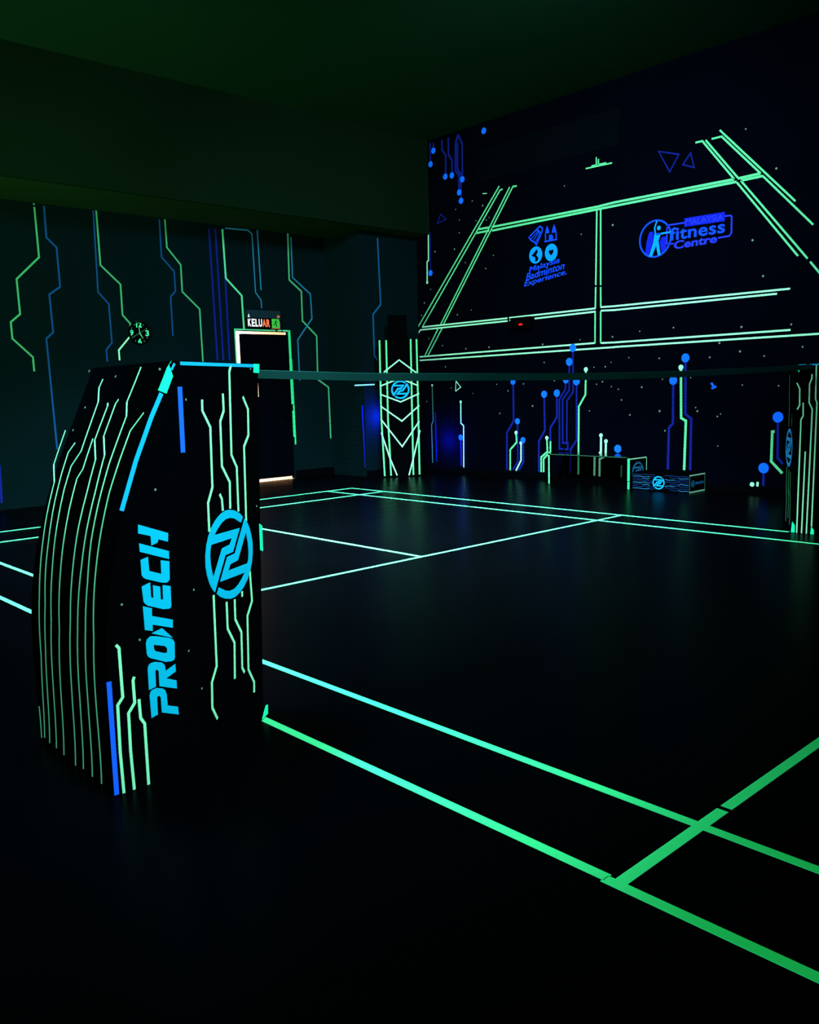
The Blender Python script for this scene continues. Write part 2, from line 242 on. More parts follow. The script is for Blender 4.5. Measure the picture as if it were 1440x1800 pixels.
NODES = [(42,(-7.406,5.116),0.048,'blue'),(43,(-7.332,5.314),0.048,'blue'),(44,(-7.071,4.855),0.048,'blue'),(45,(-6.92,4.845),0.048,'blue'),(46,(-6.764,4.552),0.048,'blue'),(47,(-6.689,4.74),0.048,'blue'),(48,(-6.726,4.416),0.048,'blue'),(49,(-6.21,5.373),0.048,'blue'),(50,(-7.469,3.368),0.048,'blue'),(51,(-7.555,3.22),0.022,'mint'),(52,(-7.496,1.489),0.02,'mint'),(54,(-6.822,1.199),0.024,'mint'),(55,(-6.839,0.605),0.048,'blue'),(56,(-5.677,1.501),0.048,'blue'),(57,(-5.595,0.884),0.048,'blue'),(58,(-5.627,0.704),0.03,'mint'),(59,(-5.487,0.59),0.048,'blue'),(60,(-5.529,0.542),0.028,'mint'),(61,(-5.062,1.297),0.055,'blue'),(62,(-4.822,1.31),0.055,'blue'),(63,(-5.015,0.635),0.03,'mint'),(65,(-4.654,1.498),0.048,'blue'),(66,(-4.59,1.764),0.058,'blue'),(67,(-4.524,1.964),0.058,'blue'),(68,(-4.46,1.476),0.058,'blue'),(69,(-4.294,1.642),0.034,'mint'),(70,(-2.709,1.735),0.058,'blue'),(71,(-2.772,1.614),0.036,'mint'),(72,(-2.883,1.445),0.058,'blue'),(73,(-4.03,0.692),0.03,'mint'),(74,(-3.945,0.609),0.03,'mint'),(75,(-3.745,0.506),0.058,'blue'),(77,(-1.452,0.962),0.066,'blue'),(79,(-1.613,0.329),0.066,'blue'),(80,(-1.756,0.116),0.03,'mint')]
SPECKS = [(-6.483,4.371),(-6.85,4.304),(-6.774,4.13),(-6.78,3.926),(-6.408,4.061),(-6.129,4.067),(-6.186,4.033),(-6.261,4.264),(-6.896,3.683),(-7.35,3.702),(-6.657,3.442),(-6.216,3.295),(-6.051,3.478),(-7.476,3.102),(-4.669,4.274),(-4.376,3.557),(-3.846,3.598),(-7.639,2.889),(-7.717,2.685),(-6.861,2.628),(-6.545,2.682),(-7.555,2.285),(-7.225,2.147),(-6.682,2.066),(-6.171,2.061),(-5.085,2.044),(-4.397,2.077),(-3.843,2.082),(-7.165,1.793),(-5.057,1.776),(-4.154,1.673),(-3.96,1.67),(-3.864,1.732),(-1.834,3.112),(-1.689,2.67),(-2.891,2.141),(-3.403,2.129),(-1.948,2.08),(-1.326,2.069),(-2.237,1.901),(-1.959,1.78),(-1.182,1.797),(-1.647,1.712),(-2.366,1.728),(-3.098,1.75),(-3.574,1.782),(-1.956,4.438),(-1.564,3.9),(-7.04,1.439),(-6.548,1.338),(-7.64,1.212),(-6.02,1.472),(-5.466,1.464),(-5.783,1.363),(-5.962,1.01),(-5.288,1.119),(-4.233,1.047),(-4.868,1.499),(-4.11,1.429),(-4.008,1.46),(-3.858,1.389),(-3.742,1.349),(-3.365,1.368),(-3.689,1.198),(-3.551,0.988),(-3.082,1.038),(-3.044,1.471),(-2.63,1.479),(-2.55,1.087),(-2.526,1.037),(-2.999,0.775),(-1.918,1.366),(-1.456,1.346),(-2.201,1.004),(-2.244,0.97),(-2.229,0.593)]
CLOCK = (3.87,2.345)
DOOR = [(5.478,2.43),(6.495,2.455),(5.518,2.255),(6.507,2.271),(6.423,0.004),(5.854,1.72),(5.866,1.384),(6.477,0.555),(5.588,2.371),(6.412,2.389)]
SIGN = [(5.684,2.735),(6.31,2.75),(6.293,2.468),(5.679,2.479),(5.687,2.616),(6.115,2.617),(6.138,2.636),(6.283,2.477)]
RED = [(-5.653,2.507),(-5.227,2.303),(-5.438,2.365)]
PANEL = [(-6.322,5.127),(-6.329,4.804),(-3.831,5.094),(-5.53,5.463),(-7.222,5.495),(-7.475,4.02),(-7.421,5.53)]
MBE = {'shut': [(-5.124,3.769),(-5.075,3.744),(-5.08,3.697),(-5.189,3.521),(-5.333,3.645),(-5.178,3.739)],'tow': [(-5.041,3.545),(-4.809,3.543),(-4.813,3.638),(-4.855,3.765),(-4.904,3.651),(-4.943,3.657),(-4.987,3.765),(-5.027,3.662)],'globe': [(-5.204,3.372),(-5.327,3.381),(-5.083,3.37),(-5.199,3.495),(-5.21,3.249)],'heart': [(-4.913,3.372),(-5.029,3.377),(-4.8,3.367)],'text': [(-5.33,3.144),(-4.759,3.22),(-5.396,3.025),(-4.682,3.116),(-5.43,2.923),(-4.657,3.006)]}
FIT = {'circ': [(-3.183,3.324),(-3.419,3.355),(-2.943,3.318),(-3.133,3.57),(-3.192,3.07)],'fit': [(-2.96,3.27),(-2.195,3.259),(-2.962,3.431),(-2.198,3.369)],'top': [(-2.753,3.518),(-2.201,3.507),(-2.199,3.393),(-2.746,3.413)],'bot': [(-2.912,3.143),(-2.288,3.147),(-2.305,3.227),(-2.879,3.269)],'frame': [(-2.974,3.468),(-2.752,3.464),(-2.205,3.455),(-2.112,3.45),(-2.106,3.416),(-2.109,3.236),(-2.137,3.207),(-2.289,3.21)],'frame2': [(-2.986,3.46),(-3.008,3.428),(-3.006,3.236),(-2.901,3.222)],'body': [(-3.126,3.451),(-3.184,3.393),(-2.95,3.369),(-3.177,3.28),(-3.252,3.116),(-3.103,3.107),(-3.145,3.55),(-3.132,3.457)]}
COLM = {'o': (-7.29,7.648,0.0),'d': (0.6018,0.7986,0.0),'lines': [[(-0.302,2.23),(-0.313,0.971),(-0.286,0.021)],[(-0.194,2.228),(-0.204,0.968),(-0.181,0.025)],[(0.205,2.237),(0.195,0.955),(0.19,0.024)],[(0.301,2.235),(0.3,1.364),(0.293,0.025)],[(-0.249,1.716),(0.007,1.908),(0.281,1.697)],[(-0.321,1.492),(0.006,1.613),(0.306,1.487)],[(-0.313,1.361),(0.013,1.231),(0.323,1.358)],[(-0.319,1.172),(0.024,0.917),(0.318,1.163)],[(-0.318,0.956),(0.017,0.499),(0.311,0.907)],[(-0.32,0.739),(-0.202,0.345),(-0.081,0.026)],[(0.318,0.757),(0.212,0.356),(0.116,0.019)]],'emb': [(0.011,1.429),(-0.129,1.433),(0.153,1.425)],'box': [(-0.144,2.624),(0.152,2.628),(-0.156,2.237),(-0.34,2.241),(0.382,2.225)]}
PROF = [-0.15814,0.50236,-0.28776,0.04358,-0.76322]
ZLEN = 0.4934
ZTOP = [(0.608,1.549),(0.493,0.0),(0.036,1.553)]
SIL = [(-0.303,1.566),(-0.332,1.454),(-0.353,1.295),(-0.34,1.101),(-0.334,0.963),(-0.337,0.883),(-0.311,0.736),(-0.301,0.557),(-0.376,0.014)]
NCURVE = [[(-0.355,1.294),(-0.354,1.153),(-0.292,1.086),(-0.28,0.955),(-0.268,0.866),(-0.255,0.749),(-0.244,0.639),(-0.241,0.387),(-0.265,0.234),(-0.292,0.022)],[(-0.211,1.245),(-0.246,1.206),(-0.244,1.123),(-0.23,0.994),(-0.208,0.859),(-0.196,0.736),(-0.179,0.614),(-0.185,0.435),(-0.208,0.247),(-0.237,0.015)],[(-0.158,1.5),(-0.167,1.465),(-0.126,1.408),(-0.123,1.215),(-0.172,1.155),(-0.172,1.066),(-0.152,0.912),(-0.131,0.765),(-0.113,0.555),(-0.134,0.302),(-0.164,0.014)],[(-0.052,1.266),(-0.051,1.149),(-0.079,1.111),(-0.072,0.999),(-0.059,0.874),(-0.046,0.756),(-0.03,0.536),(-0.057,0.284),(-0.086,0.008)],[(-0.032,1.403),(-0.023,1.393),(-0.03,1.26),(0.037,1.189),(0.05,1.067),(0.053,0.931),(0.066,0.79),(0.078,0.589),(0.059,0.312),(0.03,0.0)],[(0.056,1.416),(0.043,1.399),(0.04,1.277),(0.104,1.208),(0.122,1.078),(0.13,0.939),(0.142,0.806),(0.147,0.568),(0.133,0.296),(0.107,0.01)],[(0.157,1.537),(0.138,1.405),(0.177,1.353),(0.168,1.181),(0.176,1.043),(0.189,0.9),(0.212,0.758),(0.219,0.581),(0.21,0.315),(0.19,0.005)],[(0.31,1.365),(0.252,1.3),(0.246,1.197),(0.243,1.079),(0.255,0.95),(0.268,0.822),(0.293,0.563),(0.284,0.301),(0.273,0.004)],[(-0.327,0.15),(-0.327,0.012)]]
NSIDE = {'green': [[(-0.723,0.553),(-0.713,0.539),(-0.713,0.357),(-0.734,0.332),(-0.738,0.16),(-0.736,-0.005)],[(-0.664,0.421),(-0.67,0.409),(-0.67,0.324),(-0.696,0.292),(-0.699,0.148),(-0.696,-0.008)],[(-0.653,0.333),(-0.652,0.261),(-0.638,0.236),(-0.64,-0.007)]],'blue': [[(-0.759,0.426),(-0.763,0.003)],[(-0.409,1.456),(-0.413,1.216)]],'cyan': [[(-0.483,1.434),(-0.528,1.351),(-0.599,1.198),(-0.665,1.028)],[(-0.424,1.54),(-0.438,1.517)]],'patch': [(-0.436,1.562),(-0.447,1.535),(-0.434,1.495),(-0.464,1.433),(-0.495,1.445),(-0.454,1.526)]}
NZ = {'lines': [[(0.159,1.407),(0.156,1.364),(0.205,1.299),(0.194,1.065),(0.157,1.008),(0.153,0.896)],[(0.311,1.428),(0.31,1.359),(0.28,1.319),(0.273,1.14),(0.325,1.071),(0.317,0.964)],[(0.386,1.541),(0.37,1.514),(0.35,1.179),(0.386,1.126),(0.38,0.943)],[(0.466,1.412),(0.503,1.359),(0.495,1.251),(0.454,1.207),(0.438,0.894)],[(0.244,1.032),(0.259,1.009),(0.26,0.963)],[(0.156,0.642),(0.147,0.354),(0.106,0.3),(0.098,0.199),(0.13,0.142)],[(0.248,0.592),(0.244,0.481),(0.29,0.409),(0.277,0.259)],[(0.311,0.588),(0.307,0.503),(0.349,0.437),(0.34,0.285),(0.356,0.261)],[(0.372,0.607),(0.372,0.584)],[(0.445,0.68),(0.45,0.547),(0.405,0.493),(0.389,0.262),(0.43,0.194),(0.426,0.149)]],'top': [(0.031,1.553),(0.59,1.551)],'cap': [(0.571,1.556),(0.616,1.556),(0.609,1.511),(0.567,1.512)],'foot': [(0.52,0.056),(0.536,0.054),(0.532,0.014),(0.48,0.006)],'rstrip': [(0.547,0.866),(0.568,0.855),(0.565,0.742),(0.544,0.751)]}
SPN = {'side': [(-0.483,1.52),(-0.532,1.09),(-0.69,0.694),(-0.633,0.552)],'z': [(0.543,1.528),(0.533,0.945),(0.052,1.409),(0.023,0.694),(-0.035,0.472),(0.035,0.301)],'c': [(-0.045,1.507),(-0.327,1.538),(-0.237,1.387),(-0.277,1.295)]}
LETTERS = {'H': [[(-0.608,0.972),(-0.494,0.926),(-0.497,0.894),(-0.534,0.908),(-0.538,0.897),(-0.563,0.889),(-0.563,0.924),(-0.61,0.94)],[(-0.609,0.904),(-0.496,0.859),(-0.497,0.829),(-0.609,0.873)]],'C': [[(-0.608,0.843),(-0.579,0.85),(-0.578,0.798),(-0.532,0.779),(-0.531,0.83),(-0.497,0.821),(-0.5,0.754),(-0.507,0.746),(-0.514,0.743),(-0.534,0.747),(-0.592,0.77),(-0.601,0.776),(-0.608,0.787)]],'E': [[(-0.611,0.745),(-0.578,0.755),(-0.578,0.699),(-0.569,0.696),(-0.568,0.743),(-0.54,0.733),(-0.541,0.685),(-0.532,0.683),(-0.53,0.737),(-0.499,0.728),(-0.501,0.654),(-0.505,0.646),(-0.511,0.644),(-0.534,0.647),(-0.592,0.671),(-0.602,0.679),(-0.608,0.689)]],'T': [[(-0.612,0.673),(-0.578,0.659),(-0.58,0.63),(-0.499,0.6),(-0.501,0.569),(-0.58,0.598),(-0.581,0.574),(-0.611,0.584)],[(-0.586,0.566),(-0.544,0.577),(-0.503,0.531)]],'O': [[(-0.611,0.533),(-0.606,0.547),(-0.593,0.556),(-0.574,0.553),(-0.517,0.534),(-0.503,0.524),(-0.498,0.513),(-0.501,0.455),(-0.505,0.446),(-0.516,0.444),(-0.539,0.447),(-0.597,0.475),(-0.606,0.483),(-0.61,0.493)],'hole',[(-0.581,0.522),(-0.539,0.508),(-0.53,0.498),(-0.53,0.481),(-0.539,0.48),(-0.575,0.496),(-0.581,0.504)]],'R': [[(-0.611,0.438),(-0.606,0.451),(-0.598,0.456),(-0.581,0.457),(-0.554,0.448),(-0.544,0.437),(-0.541,0.413),(-0.501,0.43),(-0.501,0.401),(-0.541,0.384),(-0.501,0.366),(-0.501,0.334),(-0.57,0.361),(-0.569,0.418),(-0.576,0.427),(-0.582,0.423),(-0.584,0.363),(-0.612,0.357)]],'P': [[(-0.611,0.336),(-0.606,0.35),(-0.598,0.355),(-0.581,0.357),(-0.558,0.349),(-0.548,0.339),(-0.544,0.323),(-0.543,0.279),(-0.502,0.263),(-0.501,0.232),(-0.568,0.259),(-0.568,0.318),(-0.575,0.326),(-0.583,0.322),(-0.584,0.256),(-0.61,0.249)]]}
EMB_A = [(0.632,0.76),(0.51,0.858),(0.309,0.946),(0.097,1.0),(-0.114,1.005),(-0.315,0.951),(-0.515,0.853),(-0.694,0.722),(-0.833,0.548),(-0.933,0.362),(-0.994,0.144),(-1.011,-0.079),(-0.978,-0.27),(-0.905,-0.46),(-0.827,-0.591),(-0.721,-0.706),(-0.209,0.019),(0.12,0.035),(0.471,0.526),(-0.604,0.537),(-0.46,0.657),(-0.281,0.76),(-0.109,0.815),(0.092,0.82),(0.292,0.766),(0.538,0.64)]
EMB_H = [(-0.749,0.351),(0.125,0.351),(0.014,0.221),(-0.315,0.193),(-0.738,-0.39),(-0.811,-0.117),(-0.822,0.112),(-0.794,0.264)]
EMBC = (0.295,0.779,0.179,0.183)
FIN = {'lines': [[(-0.133,1.385),(-0.106,1.33),(-0.104,1.183),(-0.125,1.143)],[(-0.072,1.205),(-0.07,1.085),(-0.089,1.052),(-0.108,-0.014)],[(-0.044,0.762),(-0.063,-0.015)],[(0.001,1.459),(0.0,1.419),(-0.019,1.371),(-0.019,1.204),(0.01,1.144),(-0.019,-0.016)],[(0.038,1.545),(0.037,1.236),(0.05,1.203),(0.027,0.073)]],'patch': [[(-0.151,0.102),(-0.127,0.07),(-0.125,0.002),(-0.161,-0.002)],[(0.025,0.073),(0.05,0.036),(0.05,-0.023),(0.014,-0.024)],[(-0.14,1.58),(-0.113,1.582),(-0.114,1.549),(-0.142,1.551)],[(-0.14,1.515),(-0.11,1.506),(-0.114,1.478)]],'top': [(-0.123,1.576),(-0.053,1.579)],'top2': [(-0.027,1.577),(0.058,1.576)],'cor': [(-0.126,1.563),(-0.152,-0.008),(0.032,-0.021),(0.052,-0.019),(-0.037,1.498)]}
FZ = [(0.204,0.771),(0.278,0.954),(0.131,0.589),(0.822,1.578),(0.462,1.414),(0.607,0.128)]

# ---------------------------------------------------------------- the room shell
def struct(name, mb, m): return tag(mb.obj(name, m), kind='structure')
struct('floor', MB().box(-8.7, 8, -6, 8.6, -0.1, 0), 'floor')
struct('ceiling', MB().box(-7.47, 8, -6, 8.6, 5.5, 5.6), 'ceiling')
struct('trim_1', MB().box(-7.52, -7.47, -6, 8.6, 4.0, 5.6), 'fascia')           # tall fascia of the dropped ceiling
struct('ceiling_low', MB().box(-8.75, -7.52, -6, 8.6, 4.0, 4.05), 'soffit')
DY0, DY1, DZ1 = 5.49, 6.49, 2.42
w = MB().box(-8.78, -8.7, -6, DY0, 0, 4.0).box(-8.78, -8.7, DY1, 7.32, 0, 4.0).box(-8.78, -8.7, DY0, DY1, DZ1, 4.0)
struct('wall_left', w, 'leftwall')
struct('wall_recess', MB().box(-8.78, PWX, 7.32, 8.6, 0, 4.0), 'leftwall')       # wall that stands forward beside the corner
struct('wall_back', MB().box(-8.78, 8, 8.6, 8.7, 0, 5.6), 'blackwall')
struct('trim_2', MB().box(-6.32, -3.75, 8.592, 8.6, 4.64, 5.12), 'panel')        # slightly lighter board high on the wall
struct('baseboard_left', MB().box(-8.7, -8.685, 6.52, 7.32, 0, 0.13), 'black')
struct('baseboard_right', MB().box(PWX, PWX+0.015, 7.32, 8.6, 0, 0.1), 'black')
struct('baseboard_back', MB().box(-7.78, 2, 8.588, 8.6, 0, 0.08), 'black')
# lit corridor seen through the gaps round the door
c = MB().box(-9.9, -9.85, 4.9, 7.2, 0, 2.9).box(-9.9, -8.78, 4.85, 4.9, 0, 2.9).box(-9.9, -8.78, 7.2, 7.25, 0, 2.9)
c.box(-9.9, -8.78, 4.85, 7.25, 2.9, 2.95).box(-9.9, -8.7, 4.85, 7.25, -0.05, -0.001)
struct('wall_corridor', c, 'corridor')
area('corridor_lamp', (-9.3, 5.7, 2.85), (-9.3, 5.7, 0), 0.5, 170, (1.0, 0.80, 0.62), 170)
# door leaf with a narrow vision panel, hung a little short of its frame
LY0, LY1, LZ0, LZ1 = 5.575, 6.488, 0.045, 2.375
d = empty('door_1', (-8.72, (LY0+LY1)/2, 0), None, None); d['kind'] = 'structure'
leaf = MB().box(-8.745, -8.705, LY0, 5.78, LZ0, LZ1).box(-8.745, -8.705, 5.885, LY1, LZ0, LZ1)
leaf.box(-8.745, -8.705, 5.78, 5.885, LZ0, 1.38).box(-8.745, -8.705, 5.78, 5.885, 1.60, LZ1)
leaf.obj('door_leaf', 'doormat', d)
MB().box(-8.705, -8.66, 6.39, 6.41, 1.0, 1.14).box(-8.675, -8.66, 6.30, 6.41, 1.06, 1.08).obj('door_handle', 'black', d)

# ---------------------------------------------------------------- court lines on the floor
NC = [0]
def court(label, *segs):
    mb = MB(); NC[0] += 1
    for a, b in segs: mb.ribbon(FR['fl'], [a, b], 0.04, 0.001+0.0002*NC[0])
    tag(mb.obj('court_line', 'court'), label, 'court line', 'badminton court lines taped on the floor')
court('outer sideline tape nearest the camera, running past the foot of the near post box', ((-6.7, .02), (1.96, .02)), ((1.955, .010), (6.7, .010)))
court('inner sideline tape nearest the camera, parallel to the outer one', ((-6.7, .48), (6.7, .48)))
court('short service line tape crossing both near sidelines at the lower right, with a small gap', ((2, .0), (2, .625)), ((2, .65), (2, 6.1)))
court('far outer sideline tape ending at the foot of the far post box', ((-6.7, 6.08), (-3.85, 6.08)), ((-3.83, 6.08), (-.18, 6.08)), ((.3, 6.08), (6.7, 6.08)))
court('far inner sideline tape passing in front of the far post box', ((-6.7, 5.62), (-3.87, 5.62)), ((-3.84, 5.62), (6.7, 5.62)))
court('short service line tape crossing the middle of the court beyond the net', ((-2, .04), (-2, 6.1)))
court('centre line tape meeting the far short service line in a T', ((-6.66, 3.05), (-4.96, 3.05)), ((-4.93, 3.05), (-2.02, 3.05)))
court('back boundary tape nearest the exit door wall', ((-6.68, 0), (-6.68, 6.1)))
court('long service line tape just in front of the back boundary tape', ((-5.945, 0), (-5.945, 6.06)))

# ---------------------------------------------------------------- tapes on the walls
tapes = []
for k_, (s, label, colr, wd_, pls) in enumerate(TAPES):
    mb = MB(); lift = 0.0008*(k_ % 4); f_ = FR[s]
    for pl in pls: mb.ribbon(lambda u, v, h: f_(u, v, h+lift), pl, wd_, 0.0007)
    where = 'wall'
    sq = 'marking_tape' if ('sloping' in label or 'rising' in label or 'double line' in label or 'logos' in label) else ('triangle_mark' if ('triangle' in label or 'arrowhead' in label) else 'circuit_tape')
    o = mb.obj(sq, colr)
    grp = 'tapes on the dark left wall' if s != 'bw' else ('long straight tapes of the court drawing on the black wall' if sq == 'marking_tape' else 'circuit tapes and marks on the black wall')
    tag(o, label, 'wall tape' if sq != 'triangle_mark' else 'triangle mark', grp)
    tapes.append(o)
for i, pos, r, colr in NODES:
    MB().disc(FR['bw'], pos[0], pos[1], r, 0.0045, 20).obj('dot', colr, tapes[i])
# pale paint specks, one object each, sharing one round mesh
sp0 = MB().disc(FR['bw'], SPECKS[0][0], SPECKS[0][1], 0.011, 0.0015, 8).obj('paint_speck', 'speck')
tag(sp0, 'tiny pale paint speck like a star on the black wall', 'paint speck', 'pale paint specks on the black wall')
for x, z in SPECKS[1:]:
    o = sp0.copy(); COL.objects.link(o)
    o.location = (x, sp0.location.y, z-0.013); k = random.uniform(0.75, 1.35); o.scale = (k, 1, k)

# ---------------------------------------------------------------- emblem shared by boxes, pillar and benches
def emblem(name, fr, cu, cv, r, m, parent, flip=1, t=0.002):
    mb = MB()
    for sg in (1, -1):
        mb.poly(fr, [(cu+flip*sg*x*r, cv+sg*y*r) for x, y in EMB_A], [[(cu+flip*sg*x*r, cv+sg*y*r) for x, y in EMB_H]], t)
    return mb.obj(name, m, parent)

# ---------------------------------------------------------------- the near net post box
def prof(z):
    y = 0
    for k in PROF: y = y*z+k
    return min(y, -0.422)
def slab(z0, z1, n, sec):
    V = []; Fc = []
    for i in range(n+1):
        V += sec(z0+(z1-z0)*i/n)
    m_ = len(V)//(n+1)
    for i in range(n):
        for j in range(m_):
            a = i*m_+j; b = i*m_+(j+1) % m_
            Fc.append((a, b, b+m_, a+m_))
    Fc.append(tuple(range(m_))[::-1]); Fc.append(tuple(range(n*m_, (n+1)*m_)))
    mb = MB(); mb.add(V, Fc); return mb
HX = 0.40
F0 = Vector((HX, -0.42)); F1 = Vector((0.169, 0.016)); DU = (F1-F0).normalized(); NZ_ = Vector((DU.y, -DU.x))
def near_sec(z):
    q = F0+DU*(ZLEN+0.115*z/1.55)
    y = prof(z)
    return [(HX, y, z), (HX, -0.42, z), (q.x, q.y, z), (2*0.03-q.x+0.06*z/1.55, q.y, z), (-0.35+0.03*z, -0.42, z), (-0.35+0.03*z, y, z)]
nb = empty('net_post_box', (0.03, -0.4, 0), 'large black fin shaped net post cover in the left foreground with cyan PROTECH lettering', 'net post cover', 'net post covers at the two ends of the net')
slab(0, 1.55, 40, near_sec).obj('body', 'black', nb)
frz = lambda u, v, h: (F0.x+DU.x*u+NZ_.x*h, F0.y+DU.y*u+NZ_.y*h, v)
frs = lambda u, v, h: (HX+h, u, v)
frc = lambda u, v, h: (u, prof(v)-h, v)
for pl in NCURVE: MB().ribbon(frc, [q for q in pl], 0.0068, 0.002, sub=0.03).obj('circuit_stripe', 'boxgreen', nb)
for pl in NSIDE['green']: MB().ribbon(frs, pl, 0.011).obj('circuit_stripe', 'boxgreen', nb)
for pl in NZ['lines']: MB().ribbon(frz, pl, 0.0125).obj('circuit_stripe', 'boxgreen', nb)
for pl in NSIDE['blue']: MB().ribbon(frs, pl, 0.018).obj('blue_stripe', 'boxblue', nb)
MB().ribbon(frs, NSIDE['cyan'][0], 0.016, sub=0.05).obj('edge_strip', 'boxstrip', nb)
MB().ribbon(frs, NSIDE['cyan'][1], 0.008).obj('edge_strip', 'boxstrip', nb)
(ax, az), (bx, bz) = NZ['top']
MB().ribbon(frz, [(0.03, 1.541), (0.58, 1.541)], 0.013).obj('edge_strip', 'boxstrip', nb)
MB().poly(frs, [(min(y, -0.421), min(z, 1.549)) for y, z in NSIDE['patch']], (), 0.003).obj('corner_patch', 'patch', nb)
MB().poly(frz, [(u, min(z, 1.549)) for u, z in NZ['cap']], (), 0.004).obj('corner_patch', 'patch', nb)
MB().poly(frz, NZ['foot'], (), 0.003).obj('corner_patch', 'patch', nb)
MB().poly(frz, NZ['rstrip'], (), 0.003).obj('corner_patch', 'patch', nb)
emblem('emblem', frz, EMBC[0], EMBC[1], (EMBC[2]+EMBC[3])/2, 'boxcyan', nb, 1, 0.003)
lt = MB()
for k, v in LETTERS.items():
    if 'hole' in v: lt.poly(frs, v[0], [v[2]])
    else:
        for q in v: lt.poly(frs, q)
lt.obj('lettering', 'boxcyan', nb)
for fr, pts in ((frs, SPN['side']), (frz, SPN['z']), (frc, SPN['c'])):
    for u, v in pts: MB().disc(fr, u, v, 0.0045, 0.0015, 8).obj('speck', 'speck', nb)
MB().box(-0.33, 0.385, -0.74, -0.44, 0.0, 0.004).obj('foot_pad', 'black', nb)

# ---------------------------------------------------------------- the far net post box
FLX = -0.43
def far_sec(z):
    y = 6.1-prof(z); yi = 6.085-0.05*z/1.55
    return [(-0.152+0.026*z/1.55, yi, z), (0.075+0.02*z/1.55, yi, z), (0.36, 6.52, z), (0.36, y, z), (FLX, y, z), (FLX, 6.52, z)]
fb = empty('net_post_box', (-0.05, 6.45, 0), 'black net post cover at the far end of the net, cut by the right edge', 'net post cover', 'net post covers at the two ends of the net')
slab(0, 1.55, 30, far_sec).obj('body', 'black', fb)
fri = lambda u, v, h: (u, 6.085-0.05*v/1.55-h, v)
for pl in FIN['lines']: MB().ribbon(fri, pl, 0.0125).obj('circuit_stripe', 'boxgreen', fb)
for pl in FIN['patch'][:2]: MB().poly(fri, pl, (), 0.003).obj('corner_patch', 'patch', fb)
for pl in FIN['patch'][2:]: MB().poly(fri, [(x, min(z, 1.549)) for x, z in pl], (), 0.003).obj('corner_patch', 'patch', fb)
MB().ribbon(fri, [(-0.12, 1.543), (-0.05, 1.543)], 0.012).obj('edge_strip', 'boxstrip', fb)
MB().ribbon(fri, [(-0.02, 1.543), (0.09, 1.543)], 0.012).obj('edge_strip', 'boxstrip', fb)
FA = Vector((-0.152, 6.085)); FD = (Vector((FLX, 6.52))-FA); FL = FD.length; FD.normalize(); FN = Vector((-FD.y, FD.x))
frf = lambda u, v, h: (FA.x+FD.x*u+FN.x*h, FA.y+FD.y*u+FN.y*h, v)
emblem('emblem', frf, 0.30, 0.77, 0.182, 'emblemdim', fb, -1, 0.003)
MB().ribbon(frf, [(0.0, 1.541), (FL, 1.541)], 0.012).obj('edge_strip', 'boxstrip', fb)
for u, z0, z1 in ((0.14, .05, .55), (0.24, .1, .56), (0.36, .05, .58), (0.2, .98, 1.4), (0.36, .97, 1.46)):
    MB().ribbon(frf, [(u, z0), (u, (z0+z1)/2), (u+0.03, (z0+z1)/2+0.05), (u+0.03, z1)], 0.0125).obj('circuit_stripe', 'green2', fb)
frg = (lambda A, D, N: (lambda u, v, h: (A.x+D.x*u+N.x*h, A.y+D.y*u+N.y*h, v)))(Vector((0.09, 6.085)), Vector((0.27, 0.435)).normalized(), Vector((0.435, -0.27)).normalized())

# ---------------------------------------------------------------- the net
net = empty('badminton_net', (0, 3.05, 0.72), 'black badminton net with a dark green headband stretched between the two post covers', 'net')
TOP = [(0.12, 1.530), (0.197, 1.528), (0.805, 1.51), (1.447, 1.504), (2.696, 1.495), (3.809, 1.501), (5.7, 1.538), (6.03, 1.545)]
def topz(y):
    for (a, za), (b, zb) in zip(TOP, TOP[1:]):
        if y <= b: return za+(zb-za)*(y-a)/(b-a)
    return TOP[-1][1]
V = []; Fc = []; n = 60
for i in range(n+1):
    y = 0.12+(6.03-0.12)*i/n; z = topz(y); hgt = 0.037+0.008*min(1, y/3)
    V += [(-0.006, y, z-hgt), (0.006, y, z-hgt), (0.006, y, z-0.003), (0, y, z), (-0.006, y, z-0.003)]
    if i:
        a = 5*(i-1)
        Fc += [(a+j, a+(j+1) % 5, a+5+(j+1) % 5, a+5+j) for j in range(5)]
mb = MB(); mb.add(V, Fc); mb.obj('headband', 'nettape', net)
mb = MB(); yy = 0.13
while yy < 6.02:
    z = topz(yy)-0.04; mb.add([(0, yy, z-0.70), (0, yy+0.0007, z-0.70), (0, yy+0.0007, z), (0, yy, z)], [(0, 1, 2, 3)]); yy += 0.022
for j in range(1, 32):
    for (a, za), (b, zb) in zip(TOP, TOP[1:]):
        h = 0.045+j*0.022
        mb.add([(0, a, za-h), (0, b, zb-h), (0, b, zb-h+0.0007), (0, a, za-h+0.0007)], [(0, 1, 2, 3)])
mb.obj('netting', 'netcord', net)

